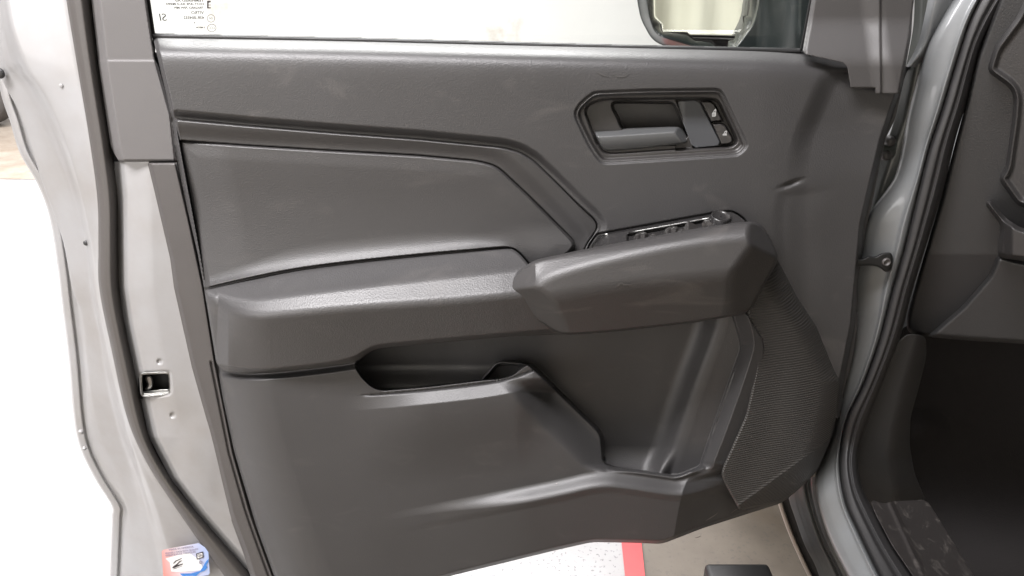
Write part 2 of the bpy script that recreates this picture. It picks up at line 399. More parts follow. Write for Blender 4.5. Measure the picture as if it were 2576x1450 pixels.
UPPER = [(386, 93), (386, 93), (640, 97), (900, 102), (1200, 110), (1550, 118), (2015, 129), (2210, 165), (2210, 165), (2290, 168), (2290, 168), (2277, 190), (2252, 300), (2227, 350), (2214, 410), (2190, 530), (2180, 565), (2170, 635), (2155, 715), (2158, 815), (2145, 900), (2122, 985), (2110, 1060), (2060, 1000), (1900, 850), (1700, 700), (1000, 760), (530, 760), (518, 727), (470, 520), (445, 400), (434, 330), (426, 270), (400, 160), (388, 110)]
HOLE = [(1453, 290), (1461, 271), (1490, 243), (1504, 238), (1633, 233), (1808, 231), (1814, 239), (1871, 364), (1868, 372), (1855, 384), (1843, 387), (1523, 406), (1508, 396), (1484, 358)]
BEZ = [(1446, 290), (1454, 268), (1487, 238), (1502, 233), (1633, 228), (1808, 226), (1818, 236), (1878, 363), (1875, 372), (1860, 387), (1846, 391), (1520, 411), (1504, 400), (1479, 360)]
LOWER = [(545, 905), (700, 880), (1000, 820), (1400, 800), (1700, 780), (1870, 770), (1890, 795), (1930, 860), (1925, 930), (1890, 1060), (1850, 1150), (1835, 1200), (1875, 1275), (2010, 1230), (1969, 1265), (1881, 1293), (1768, 1329), (1665, 1369), (1600, 1366), (1490, 1364), (1400, 1384), (1130, 1450), (900, 1512), (720, 1530), (690, 1450), (645, 1325), (590, 1140), (560, 1000)]
GRILLE = [(1880, 770), (1957, 650), (1957, 650), (2008, 750), (2056, 823), (2100, 930), (2115, 960), (2108, 1036), (2087, 1113), (2056, 1185), (2005, 1236), (1969, 1262), (1860, 1285), (1855, 1275), (1855, 1275), (1817, 1205), (1814, 1185), (1876, 1046), (1902, 928), (1900, 861), (1880, 825)]
POCK = [(890, 917), (910, 900), (928, 886), (954, 870), (1150, 780), (1840, 780), (1861, 850), (1866, 876), (1768, 1159), (1763, 1175), (1716, 1195), (1696, 1199), (1534, 1176), (1515, 1162), (1508, 1092), (1335, 925), (1325, 918), (1294, 943), (1263, 953), (1207, 958), (1078, 974), (960, 984), (934, 974), (908, 948)]

# ---- painted shell, left of the seal
sil = [(-30, -60), (-22, 80), (0, 225), (25, 305), (50, 385), (95, 465), (125, 550), (145, 675), (155, 760), (172, 900), (185, 1050), (200, 1125), (235, 1200), (279, 1272), (280, 1300), (277, 1375), (274, 1450), (272, 1520)]
def col(pts, d): return [(x, y, d) for x, y in pts]
def sh(pts, dx): return [(x + dx, y) for x, y in pts]
seamL = [(160, -60), (167, 0), (200, 200), (225, 350), (245, 500), (248, 620), (250, 725), (280, 875), (320, 1050), (370, 1165), (440, 1275), (510, 1375), (565, 1450), (615, 1520)]
sealR = [(226, -60), (230, 0), (250, 175), (280, 375), (295, 500), (297, 620), (300, 725), (315, 825), (345, 965), (375, 1100), (430, 1205), (500, 1295), (600, 1410), (690, 1520)]
def mixc(t, A=sil, B=seamL, d=0., wob=None):
    ys = np.linspace(-60, 1520, 60); a = byy([(x, y, 0) for x, y in A], ys); b = byy([(x, y, 0) for x, y in B], ys)
    x = a[:, 0] + (b[:, 0] - a[:, 0]) * t
    return [(x[i], ys[i], d if np.isscalar(d) else d(ys[i])) for i in range(60)]
K3 = [(-25, -60), (-12, 60), (0, 183), (52, 292), (104, 449), (157, 600), (183, 731), (208, 799), (224, 955), (250, 1085), (291, 1189), (323, 1293), (340, 1370), (354, 1450), (366, 1520)]
K2 = [(-8, -60), (-2, 60), (14, 157), (62, 215), (115, 324), (172, 460), (214, 612), (228, 731), (250, 840), (268, 955), (296, 1075), (326, 1170), (350, 1270), (372, 1380), (384, 1450), (394, 1520)]
K1 = [(8, -60), (20, 20), (34, 84), (70, 172), (125, 261), (172, 376), (206, 496), (232, 627), (243, 731), (262, 840), (292, 975), (322, 1090), (352, 1170), (390, 1270), (425, 1380), (450, 1450), (470, 1520)]
def cl(P, dx, d): return [(x + dx, y, d) for x, y in P]
shell_cols = [cl(sil, 0, -.165), cl(sil, 5, -.152), cl(sil, 20, -.150), cl(sil, 26, -.156), cl(sil, 33, -.150), mixc(.5, A=sh(sil, 33), B=K3, d=-.141), cl(K3, 0, -.134), mixc(.6, A=K3, B=K2, d=-.125), cl(K2, 0, -.118),
              mixc(.35, A=K2, B=K1, d=-.108), mixc(.75, A=K2, B=K1, d=-.082), cl(K1, 0, -.072), mixc(.5, A=K1, B=seamL, d=-.066), mixc(1, A=K1, B=seamL, d=-.060), cl(seamL, 8, -.064)]
shell = loft('door_shell', shell_cols, M_paint, door, n=240, sub=5, back=.06)
for (x, y, r) in [(204, 1087, .0055), (213, 1128, .004)]: disc_bump('seal_bead', x, y, -.135, r, .005, M_paint, shell)
for (x, y) in [(154, 216), (206, 334)]: disc_bump('weld_dimple', x, y, -.064, .003, .0008, M_paint, shell)
disc_bump('drain_hole', 217, 612, -.108, .005, .003, M_dark, shell); disc_bump('drain_hole', -2, 185, -.12, .009, .004, M_dark, shell)
# weatherstrip around the door
ws = loft('weatherstrip', [mixc(0, seamL, sealR, -.050), mixc(.1, seamL, sealR, -.036), mixc(.35, seamL, sealR, -.028), mixc(.6, seamL, sealR, -.027), mixc(.85, seamL, sealR, -.040), mixc(1.02, seamL, sealR, -.060)], M_rubber, door, back=.03)
# painted latch face
edgeL = [(330, 330), (352, 370), (368, 408), (390, 500), (425, 650), (435, 725), (480, 925), (525, 1085), (575, 1290), (615, 1400), (630, 1450), (655, 1520)]
edgeR = [(440, 330), (442, 370), (445, 408), (480, 560), (515, 725), (545, 915), (590, 1140), (630, 1280), (645, 1325), (690, 1450), (715, 1520)]
sr = [(285, 330), (290, 407), (297, 500), (298, 620), (300, 725), (315, 825), (345, 965), (375, 1100), (430, 1205), (500, 1295), (600, 1410), (690, 1520)]
def mc(t, A, B, d): 
    ys = np.linspace(330, 1520, 60); a = byy([(x, y, 0) for x, y in A], ys); b = byy([(x, y, 0) for x, y in B], ys)
    return [(a[i, 0] + (b[i, 0] - a[i, 0]) * t, ys[i], d) for i in range(60)]
LATCH = [(352, 944), (357, 939), (422, 936), (427, 940), (429, 985), (425, 992), (362, 998), (356, 992)]
def lf(X, Y):
    sl = np.interp(Y, [p[1] for p in sr], [p[0] for p in sr])
    s = X - sl
    d = -.060 + .038 * ss(s / 26) + .012 * ss((s - 10) / 80)
    l = sd(X, Y, chaikin(LATCH, 2)); d = d - .004 * ss((l + 7) / 7)
    for (x, y) in [(402, 910), (435, 1045)]:
        r = np.hypot(X - x, Y - y); d = d - .0035 * ss((9 - r) / 5)
    r = np.hypot((X - 500) * 1, (Y - 1180) / 2.2); d = d + .003 * ss((70 - r) / 50)
    return d
LF = [(288, 407), (288, 407), (375, 407), (375, 407), (395, 500), (430, 650), (440, 725), (488, 925), (532, 1085), (582, 1290), (625, 1410), (660, 1520), (700, 1520), (600, 1410), (500, 1295), (430, 1205), (375, 1100), (345, 965), (313, 825), (296, 725), (292, 620), (290, 500)]
lface = part('latch_face', LF, lf, M_paint, door, step=2.2, ch=1, holes=[LATCH], skirt=.03)
lat = part('door_latch', [(348, 930), (436, 930), (436, 1004), (348, 1004)], lambda X, Y: -.055 + 0 * X, M_black, door, step=4, ch=0, skirt=.01)
part('latch_rim', [(350, 945), (355, 938), (424, 933), (430, 938), (432, 986), (427, 994), (362, 1000), (353, 994)], lambda X, Y: -.014 - .006 * ss(np.abs(sd(X, Y, chaikin([(352, 944), (357, 939), (422, 936), (427, 940), (429, 985), (425, 992), (362, 998), (356, 992)], 2))) / 2.5), M_chrome, lat, step=1.0, holes=[[(357, 946), (360, 943), (420, 940), (424, 943), (426, 982), (422, 987), (363, 991), (359, 986)]])
part('latch_claw', [(366, 945), (382, 945), (386, 962), (384, 975), (374, 984), (364, 980), (372, 968), (366, 958)], lambda X, Y: -.035 + .008 * ss(sd(X, Y, chaikin([(366, 945), (382, 945), (386, 962), (384, 975), (374, 984), (364, 980), (372, 968), (366, 958)], 2)) / 4), M_steel, lat, step=1.2)
part('latch_striker_plate', [(356, 985), (424, 979), (424, 986), (362, 991)], lambda X, Y: -.03 + 0 * X, M_chrome, lat, step=1.5, ch=1)
# pillar trim (window frame, rear side)
def pf(X, Y):
    l = np.interp(Y, [-60, 0, 175, 375, 410], [226, 230, 250, 282, 292]); s = X - l
    r = np.interp(Y, [-60, 0, 100, 150, 290, 410], [364, 370, 385, 393, 432, 445]) - X
    d = -.045 + .018 * ss(s / 10) + .022 * ss((s - 8) / 16)
    d = d - .012 * ss(1 - r / 6) + .0015 * ss((Y - 150) / 6) * (X > 0)
    return d - .006 * ss(1 - (407 - Y) / 5)
part('pillar_trim', [(224, -60), (224, -60), (364, -60), (364, -60), (370, 0), (384, 100), (388, 150), (398, 165), (432, 290), (445, 400), (445, 407), (445, 407), (300, 407), (300, 407), (280, 375), (250, 175), (230, 0)], pf, M_trim, door, step=2.2, ch=1)
# black plastic edge strip
def ef(X, Y):
    ly = [p[1] for p in edgeL]; l = np.interp(Y, ly, [p[0] for p in edgeL]); r = np.interp(Y, [p[1] for p in edgeR], [p[0] for p in edgeR])
    d = -.012 + .016 * ss((X - l) / 14) + .010 * ss((X - l) / (r - l)) - .012 * ss(1 - (r - X) / 7)
    g = ss((Y - 905) / 10)
    return d - .006 * g * np.exp(-((r - X - 13) / 3.0) ** 2) - .006 * ss(1 - (Y - 409) / 5)
part('edge_trim', [(368, 410), (368, 410), (445, 410), (445, 410), (480, 560), (515, 725), (548, 912), (590, 1140), (630, 1280), (648, 1325), (695, 1450), (720, 1520), (660, 1520), (630, 1450), (615, 1400), (575, 1290), (525, 1085), (480, 925), (435, 725), (425, 650), (390, 500)], ef, M_edge, door, step=1.6, ch=1)

part('dark_backing', [(290, 330), (450, 330), (560, 480), (1400, 480), (2150, 200), (2180, 560), (2120, 900), (2060, 1150), (1900, 1255), (1660, 1330), (1130, 1420), (720, 1500), (560, 1400), (430, 1240), (330, 1000), (285, 700)], -.075, M_dark, door, step=12, ch=0, skirt=.01)  # dark backing plate added to stop light leaking through trim gaps
part('dark_backing', [(235, 10), (372, 10), (378, 60), (388, 130), (470, 170), (470, 425), (274, 425), (266, 370), (245, 200)], -.062, M_dark, door, step=8, ch=0, skirt=.01)  # second added backing, keeps the gap beside the pillar trim dark
# ---- window: glass, bottom seal, run channel, markings
GD = -.030
def glassmat():
    m = bpy.data.materials.new('window glass'); m.use_nodes = True; nt = m.node_tree; nt.nodes.clear()
    o = N(nt, 'ShaderNodeOutputMaterial'); t = N(nt, 'ShaderNodeBsdfTransparent'); t.inputs[0].default_value = (.92, .95, .92, 1)
    g = N(nt, 'ShaderNodeBsdfGlossy'); g.inputs['Roughness'].default_value = .02; fr = N(nt, 'ShaderNodeFresnel'); fr.inputs[0].default_value = 1.45
    mx = N(nt, 'ShaderNodeMixShader'); nt.links.new(fr.outputs[0], mx.inputs[0]); nt.links.new(t.outputs[0], mx.inputs[1]); nt.links.new(g.outputs[0], mx.inputs[2]); nt.links.new(mx.outputs[0], o.inputs[0])
    return m
gl = part('window_glass', [(368, -160), (2052, -160), (2014, 140), (384, 110)], GD, glassmat(), door, step=40, ch=0, skirt=.004)
part('window_seal', [(380, 83), (900, 94), (1550, 112), (2016, 122), (2016, 134), (1550, 124), (900, 106), (380, 97)], lambda X, Y: -.022 + .006 * ss((Y - np.interp(X, [380, 900, 1550, 2016], [83, 94, 112, 122])) / 6), M_black, door, step=2.5, ch=0, skirt=.02)
part('glass_run_channel', [(366, -60), (372, -60), (378, 0), (391, 88), (391, 150), (398, 165), (388, 165), (384, 100), (370, 0)], lambda X, Y: -.02 + 0 * X, M_black, door, step=2, ch=0, skirt=.02)
part('quarter_seal', [(2046, -60), (2052, -60), (2042, 0), (2019, 126), (2012, 126), (2036, 0)], lambda X, Y: -.016 + 0 * X, M_black, door, step=2, ch=0, skirt=.02)
M_print = base_mat('grey glass print', (.03, .027, .022), .7)[0]
def textat(name, s, px, py, d, hpx, mat, parent, mirror=False, align='LEFT', rotz=0, slant=0, wpx=None, off=0):
    cu = bpy.data.curves.new(name, 'FONT'); cu.body = s; cu.align_x = align; cu.align_y = 'CENTER'; cu.extrude = .0001; cu.offset = off; cu.resolution_u = 3
    p0 = W(px, py - hpx / 2, d); p1 = W(px, py + hpx / 2, d); cu.size = float(np.linalg.norm(p1 - p0)) / .70
    o = bpy.data.objects.new(name, cu); COL.objects.link(o); o.location = W(px, py, d); o.rotation_euler = (math.radians(90), rotz, 0)
    if mirror: o.scale = (-1, 1, 1)
    cu.materials.append(mat)
    if wpx:
        bpy.context.view_layer.update(); wd = o.dimensions.x
        tw = abs(float(W(px + wpx, py, d)[0] - W(px, py, d)[0])); o.scale.x *= tw / max(wd, 1e-5)
    bpy.context.view_layer.update()
    me = bpy.data.meshes.new_from_object(o.evaluated_get(bpy.context.evaluated_depsgraph_get())); me.transform(o.matrix_world)
    bpy.data.objects.remove(o); m_ = bpy.data.objects.new(name, me); COL.objects.link(m_); attach(m_, parent)
    return m_
for (s, x, y, h, wd) in [('TEMPERED A0', 513, 2.5, 5.5, 72), ('DOT-478 AS-2 M493', 513, 11, 5.5, 94), ('TRIGARD 70W MPI', 513, 20.5, 5.5, 74), ('VITRO', 513, 33, 7.5, 32), ('43R-004552', 514, 45.5, 7, 52), ('4', 492, 58, 4, 4), ('2 MEON', 516, 70, 3.8, 23)]:
    textat('glass_text', s, x, y, GD + .003, h, M_print, gl, mirror=True, wpx=wd, off=.00012)
def ringmark(px, py, r, wd, d, mat, parent, name='glass_mark', sx=1):
    n = 32; V = []; c = W(px, py, d); k = .68e-3 * 1.0
    for (rr, dd) in ((r, 0), (r - wd, 0)):
        for i in range(n):
            t = 2 * math.pi * i / n; V.append(W(px + sx * rr * math.cos(t), py + rr * math.sin(t), d))
    return mk(name, V, [(i, (i + 1) % n, n + (i + 1) % n, n + i) for i in range(n)], mat, parent, smooth=False)
ringmark(531, 47, 10, 1.3, GD + .003, M_print, gl); textat('glass_text', 'E4', 535, 47, GD + .003, 6, M_print, gl, mirror=True)
ringmark(533, 71, 10, 1.3, GD + .003, M_print, gl, sx=1.15); textat('glass_text', 'CCC', 541, 71, GD + .003, 6, M_print, gl, mirror=True, wpx=15)
textat('glass_text', 'SI', 420, 45, GD + .003, 18, M_print, gl, mirror=True, wpx=17)
def flat(name, pts, d, mat, parent): return mk(name, [W(x, y, d) for x, y in pts], [tuple(range(len(pts)))], mat, parent, smooth=False)
M_pdark = base_mat('dark glass print', (.02, .012, .012), .6)[0]
flat('glass_mark', [(521, 2), (525, 2), (525, 22), (521, 22)], GD + .003, M_pdark, gl); flat('glass_mark', [(525, 19), (530.5, 19), (530.5, 22), (525, 22)], GD + .003, M_pdark, gl)
flat('glass_mark', [(525, 12.5), (531, 12.5), (531, 14), (525, 14)], GD + .003, M_pdark, gl); flat('glass_mark', [(525, 2), (530.5, 2), (530.5, 6), (528, 8), (527, 6), (525, 9)], GD + .003, M_pdark, gl)

# ---- wing mirror outside the window
MI = [(1635, -90), (1635, 0), (1640, 45), (1652, 82), (1690, 95), (1780, 122), (1835, 140), (1843, 122), (1890, 60), (1900, 28), (1905, 0), (1905, -90)]
MO = [(1600, -110), (1602, 0), (1612, 50), (1638, 98), (1662, 114), (1730, 130), (1850, 175), (2130, 200), (2130, -110)]
def mo(X, Y):
    s = sd(X, Y, chaikin(MO, 2)); i = -sd(X, Y, chaikin(MI, 2))
    d = -.26 + .05 * ss(s / 26) - .012 * ss(1 - i / 7)
    return d + .09 * ss((X - 1900) / 120) 
M_teal = plastic('mirror housing plastic', (.014, .018, .018), .3, .2, 900, dust=.1, dscale=25)
mir = part('side_mirror', MO, mo, M_teal, door, step=1.6, holes=[MI], skirt=.10)
part('mirror_glass', [(1628, -100), (1630, 0), (1634, 48), (1646, 88), (1690, 101), (1780, 128), (1842, 150), (1900, 64), (1910, 0), (1910, -100)], lambda X, Y: -.266 + (X - 1628) * .00006 + (Y + 100) * .00005, base_mat('mirror', (.88, .88, .84), .015, 1)[0], mir, step=20, ch=1, skirt=.003)
# sail trim between window and hinge
def sf(X, Y):
    d = .002 + .010 * ss((X - np.interp(Y, [-60, 126], [2052, 2020])) / 10)
    d = d + .012 * ss((X - np.interp(Y, [-60, 240], [2150, 2190])) / 70) - .006 * ss((X - np.interp(Y, [-60, 240], [2212, 2214])) / 4)
    d = d + .036 * ss((Y - 40) / 130)
    return d - .03 * ss((X - np.interp(Y, [-60, 90, 235], [2305, 2285, 2258])) / 10)
part('sail_trim', [(2052, -60), (2052, -60), (2310, -60), (2310, -60), (2296, 20), (2292, 90), (2276, 180), (2262, 236), (2262, 236), (2202, 236), (2202, 236), (2202, 221), (2202, 221), (2140, 221), (2140, 221), (2130, 160), (2018, 135), (2022, 110)], sf, plastic('sail plastic', (.046, .0435, .043), .55, .25, 900), door, step=2.5, ch=1)

# ---- upper card
SW = [(1478, 626), (1502, 591), (1513, 589), (1636, 567), (1801, 537), (1829, 533), (1843, 535), (1860, 544), (1878, 560), (1878, 590), (1700, 620), (1480, 660)]
def uf(X, Y):
    s = sline(X, Y, SILL)
    d = -.024 + .072 * (1 - np.exp(-np.clip(s, -4, 900) / 17)) + .00003 * (Y - 160) - .012 * ss((X - 1900) / 300)
    b = -sd(X, Y, chaikin(BAND, 2))
    amp = lerp(.013, .006, ss((X - 1330) / 150))
    d = d - amp * ss(1 - b / 20) - .05 * ss((-b - 5) / 5)
    l = sright(X, Y, [(386, 90), (400, 160), (432, 292), (445, 400), (518, 727), (530, 760)])
    d = d - .014 * ss(1 - l / 9)
    c = sright(X, Y, [(2150, 165), (2095, 172), (2068, 195), (2040, 260), (2005, 340), (1995, 400), (1990, 450)])
    rec = ss((c + 16) / 60) * ss((Y - 168) / 16) * (1 - .8 * ss((Y - 300) / 160))
    d = d - .011 * rec
    # arm shoulder behind the pull handle
    c2 = sright(X, Y, [(2010, 450), (1972, 472), (1958, 500), (1952, 560), (1960, 640)])
    d = d - .005 * np.exp(-((X - 1990) * .35 + (Y - 463) * .94) ** 2 / 34) * np.exp(-(((X - 1990) * .94 - (Y - 463) * .35) / 26) ** 2)
    d = d - .0022 * ss((c2 + 14) / 34) * ss((Y - 468) / 30) * (1 - ss((c2 - 40) / 80))
    e = sd(X, Y, chaikin(BEZ, 2)); d = d - .004 * ss((e + 5) / 5)
    e2 = sd(X, Y, chaikin(SW, 2)); d = d - .008 * ss((e2 + 5) / 4)
    return d - .05 * ss((X - np.interp(Y, [160, 350, 565, 815, 985], [2290, 2225, 2175, 2152, 2118]) + 14) / 14)
up = part('upper_panel', UPPER, uf, M_card, door, step=2.0, ch=1, holes=[HOLE], skirt=.03)
# ---- accent band, insert, armrest
BANDc = chaikin(BAND, 2)
def bf(X, Y):
    s = sd(X, Y, BANDc); i = -sd(X, Y, chaikin(INSERT, 2))
    d = .036 + .014 * ss(s / 12) - .0018 * ss((s - 9) / 3)
    return d - .006 * ss(1 - i / 40) - .05 * ss((-i - 4) / 5) - .010 * ss(1 - (X - np.interp(Y, [290, 350], [434, 443])) / 5)
part('accent_molding', BAND, bf, M_band, door, step=2, skirt=.02)
INSc = chaikin(INSERT, 2)
def nf(X, Y):
    s = sd(X, Y, INSc)
    d = .032 + .014 * ss(s / 13) + .002 * ss((s - 8) / 40) - .010 * ss(1 - (X - np.interp(Y, [347, 500, 700, 770], [443, 476, 514, 524])) / 130)
    g = -sline(X, Y, SEAM)
    w_ = lerp(30, 62, ss((X - 500) / 300)) * lerp(1, .6, ss((X - 1000) / 350))
    fl_ = np.clip(1 - g / w_, 0, 1.3)
    d = d + .015 * fl_ ** 2.2 * (1 - ss((X - 1180) / 170)) + .012 * np.clip((Y - 470) / 200, 0, 1.3) ** 2 * (1 - ss((X - 1150) / 250))
    d = d + .012 * ss((X - 1200) / 200) * ss((Y - 560) / 90)
    d = d - .016 * ss(1 - np.clip(g, 0, 99) / 5) * (1 - ss((X - 1340) / 20))
    return d - .006 * ss(1 - (X - np.interp(Y, [347, 500, 700, 770], [443, 476, 514, 524])) / 14)
part('insert_panel', INSERT, nf, M_insert, door, step=1.5, skirt=.02)
ARMc = chaikin(ARM, 2)
def af(X, Y):
    s = sline(X, Y, [(500, 733)] + SEAM[1:8] + [(1450, 615)])
    t1 = sline(X, Y, [(500, 722), (533, 735), (613, 760), (747, 741), (899, 723), (1073, 703), (1267, 683), (1450, 660)])
    t2 = sline(X, Y, [(500, 735), (530, 753), (619, 799), (747, 787), (899, 773), (1073, 761), (1285, 745), (1450, 730)])
    top = (.066) + .0011 * s
    # the top ends at T1, the bevel runs T1 > T2, then the front
    topw = np.clip(s - t1, 20, 90)
    dT1 = (.066) + .0011 * topw
    bev = dT1 + .00053 * t1
    dT2 = dT1 + .00053 * np.clip(t1 - t2, 10, 60)
    front = dT2 - .00018 * t2
    left = .085 + .00105 * side(X, Y, (545, 918), (514, 727)) 
    d = smin(smin(top, bev, .005), front, .010)
    d = smin(d, left, .026)
    e = sd(X, Y, ARMc); d = d - .007 * ss(1 - e / 5)
    bt = sline(X, Y, [(545, 925), (637, 941), (747, 932), (884, 914), (930, 884), (960, 875), (1073, 865), (1281, 847), (1450, 832)])
    d = d - .014 * ss(1 - np.abs(s) / 4.5)
    return d - .012 * ss(1 + bt / 12)
part('armrest', ARM, af, M_arm, door, step=1.6, skirt=.06)
PULLc = chaikin(PULL, 2)
def pullf(X, Y):
    e = sd(X, Y, PULLc)
    s0 = sline(X, Y, [(1270, 720), (1310, 676), (1347, 654), (1457, 630), (1567, 609), (1751, 575), (1862, 559), (1960, 545)])
    l1 = sline(X, Y, [(1270, 800), (1335, 735), (1358, 706), (1406, 684), (1531, 651), (1714, 612), (1898, 590), (1960, 584)])
    l2 = sline(X, Y, [(1270, 740), (1339, 737), (1531, 713), (1678, 700), (1843, 687), (1960, 675)])
    a = .156 + .0012 * s0
    b = .184 + .00060 * l1
    c = .186 + .00010 * l1
    f = .196 - .00028 * l2
    d = smin(smin(a, b, .006), c, .007); d = smin(d, f, .008)
    lt = .150 + .00075 * side(X, Y, (1281, 735), (1330, 650)); lb = .150 + .00068 * side(X, Y, (1400, 842), (1281, 728))
    d = smin(d, smin(lt, lb, .006), .007)
    r1 = .140 + .0011 * side(X, Y, (1905, 552), (1960, 655)); r2 = .140 + .00065 * side(X, Y, (1958, 647), (1880, 787))
    d = smin(d, smin(r1, r2, .006), .009)
    return d - .012 * ss(1 - e / 6)
part('pull_handle', PULL, pullf, M_pull, door, step=1.8, skirt=.09)

# ---- window switch panel with switches
SW = [(1478, 626), (1502, 591), (1513, 589), (1636, 567), (1801, 537), (1829, 533), (1843, 535), (1860, 544), (1878, 560), (1878, 590), (1700, 620), (1480, 660)]
def swf(X, Y):
    s = sline(X, Y, [(1470, 598), (1513, 589), (1636, 567), (1801, 537), (1880, 523)])
    d = .060 + .0014 * s + .004 * ss(s / 5)
    d = smin(d, .085 + .0015 * side(X, Y, (1480, 626), (1504, 590)), .004)
    # well for the switches
    wl_ = ss((s - 11) / 4) * ss((X - 1575) / 8) * (1 - ss((X - 1792) / 6))
    return d - .012 * wl_
sp = part('window_switch_panel', SW, swf, M_gloss, door, step=1.5, skirt=.03)
def onsw(px, s, lift=0):
    y = np.interp(px, [1470, 1513, 1636, 1801, 1880], [598, 589, 567, 537, 523]) + s
    return px, y, .064 + .0014 * s + lift
tube('chrome_line', [W(*onsw(x, 9, .003)) for x in np.linspace(1581, 1783, 12)], .0012, M_chrome, sp, n=8)
tube('chrome_edge', [W(1486, 622, .100), W(1497, 604, .090), W(1505, 594, .078), W(1517, 591, .072), W(1527, 590, .070)], .0013, M_chrome, sp, n=8)
for i, (x, w_) in enumerate([(1612, 38), (1689, 40), (1640, 26), (1712, 26)]):
    s0 = 22 if i < 2 else 32
    px, py, dd = onsw(x, s0, .002)
    poly = [(px - w_ / 2, py + 8), (px - w_ / 2 + 6, py - 7), (px + w_ / 2 - 8, py - 11), (px + w_ / 2, py - 3), (px + w_ / 2 - 4, py + 14), (px - w_ / 2 + 4, py + 18)]
    pc = chaikin(poly, 2)
    part('window_switch', poly, (lambda pc, dd, px, py: lambda X, Y: dd + .012 * ss(sd(X, Y, pc) / 8) + .0010 * (Y - py) - .006 * np.exp(-((X - px) / 5) ** 2))(pc, dd, px, py), M_switch, sp, step=1.0, skirt=.015)
# wedge-shaped fold switch and the round mirror knob
px, py, dd = onsw(1731, 26, .006)
part('mirror_fold_switch', [(1718, 578), (1729, 556), (1734, 556), (1758, 572), (1758, 585), (1720, 590)], lambda X, Y: dd + .012 * ss((X - 1729) / 3) - .0006 * np.abs(X - 1731) + .001 * (Y - py), M_switch, sp, step=1.0, ch=1, skirt=.015)
part('lock_switch_pad', [(1764, 556), (1790, 549), (1800, 566), (1790, 575), (1770, 580)], lambda X, Y: onsw(1780, 0, .004)[2] + .0013 * (Y - 541) + .003 * np.sin(X * .25), M_switch, sp, step=1.0, ch=1, skirt=.01)
knob_c = onsw(1812, 18, .004)
V = []; n = 36; c = W(*knob_c); up_ax = np.array([0, -.25, .97]); rt = np.array([1, 0, 0]); fw = np.cross(rt, up_ax)
for (r, h) in [(.0150, -.004), (.0150, .006), (.0143, .0075), (.0130, .0078), (.0120, .006), (.007, .0055), (.001, .0055)]:
    for k in range(n):
        t = 2 * math.pi * k / n; V.append(c + rt * r * math.cos(t) + fw * r * math.sin(t) + up_ax * h)
mk('mirror_knob', V, [(j*n+k, j*n+(k+1) % n, (j+1)*n+(k+1) % n, (j+1)*n+k) for j in range(6) for k in range(n)], M_gloss, sp)

# ---- inner door handle
INN = [(1471, 277), (1490, 259), (1523, 251), (1660, 250), (1755, 249), (1797, 250), (1808, 257), (1853, 351), (1850, 362), (1836, 370), (1709, 377), (1560, 388), (1523, 388), (1509, 377), (1492, 335)]
CAV = [(1541, 254), (1536, 270), (1552, 297), (1560, 325), (1600, 345), (1735, 350), (1697, 256)]
BEZc, INNc, CAVc = chaikin(BEZ, 2), chaikin(INN, 2), chaikin(CAV, 2)
def hz(X, Y):
    e = sd(X, Y, BEZc); i = sd(X, Y, INNc); c = sd(X, Y, CAVc)
    d = .038 + .012 * ss(e / 4) - .007 * ss((e - 3.5) / 9)
    low = ss((Y - 362) / 6)
    d = d - .016 * ss((i + 5) / 7) * (1 - .6 * low * (X < 1700))
    d = d + .004 * np.exp(-(i / 2.5) ** 2) * low
    d = d - .040 * ss((c + 1) / 7)
    d = d - .008 * ss((X - np.interp(Y, [250, 370], [1697, 1742])) / 6) * ss(i / 3)
    return d
bz = part('door_handle_bezel', BEZ, hz, M_bezel, door, step=1.5, skirt=.02)
part('bezel_back_plate', [(1698, 256), (1757, 252), (1815, 366), (1742, 373)], lambda X, Y: .026 + .0001 * (Y - 300) - .002 * ss((1725 - X) / 20), plastic('blue grey plate', (.040, .042, .046), .4, .1, 1400), bz, step=2, ch=1, skirt=.02)
LEV = [(1494, 331), (1500, 330), (1557, 328), (1575, 323), (1694, 319), (1712, 321), (1724, 333), (1733, 354), (1727, 361), (1620, 374), (1523, 382), (1514, 373)]
LEVc = chaikin(LEV, 2)
def lv(X, Y):
    e = sd(X, Y, LEVc); t = sline(X, Y, [(1490, 331), (1557, 328), (1700, 318), (1735, 318)])
    d = smin(.030 + .0016 * t, .051 + .0000 * t, .006); d = smin(d, .062 - .00035 * t, .004)
    d = smin(d, .024 + .0016 * side(X, Y, (1710, 318), (1735, 358)), .006)
    return d - .006 * ss(1 - e / 4)
part('release_lever', LEV, lv, M_lever, door, step=1.3, skirt=.03)
def lock(poly, name):
    pc = chaikin(poly, 1)
    return part(name, poly, lambda X, Y: .022 + .012 * ss(sd(X, Y, pc) / 5) + .00006 * (Y - 300), M_switch, bz, step=1.2, ch=1, skirt=.02)
s1 = lock([(1759, 254), (1759, 254), (1795, 252), (1821, 306), (1821, 306), (1788, 310), (1788, 310)], 'lock_switch')
s2 = lock([(1789, 311), (1789, 311), (1822, 308), (1847, 351), (1841, 364), (1813, 367), (1813, 367)], 'lock_switch')
s1['label'] = 'upper unlock switch with dusty corner'; s2['label'] = 'lower lock switch'
for (x, y, o_, sw) in [(1796, 286, 1, s1), (1823, 339, 0, s2)]:
    dd = .0365
    flat('lock_icon', [(x-5, y-1), (x-2, y-3), (x+5, y-3), (x+5, y+6), (x+2, y+8), (x-5, y+8)], dd, M_white, sw)
    top = [(x-2, y-4), (x, y-8), (x+4, y-10 - 2 * o_), (x+6, y-8), (x+5, y-4), (x+3, y-4), (x+3.5, y-7), (x+1.5, y-6), (x, y-4)]
    flat('lock_icon', top, dd, M_white, sw)
    flat('lock_icon', [(x-3, y+1), (x-2, y), (x-2, y+6), (x-3, y+6)], dd + .0006, M_dark, sw); flat('lock_icon', [(x, y), (x+1, y), (x+1, y+5), (x, y+5)], dd + .0006, M_dark, sw)

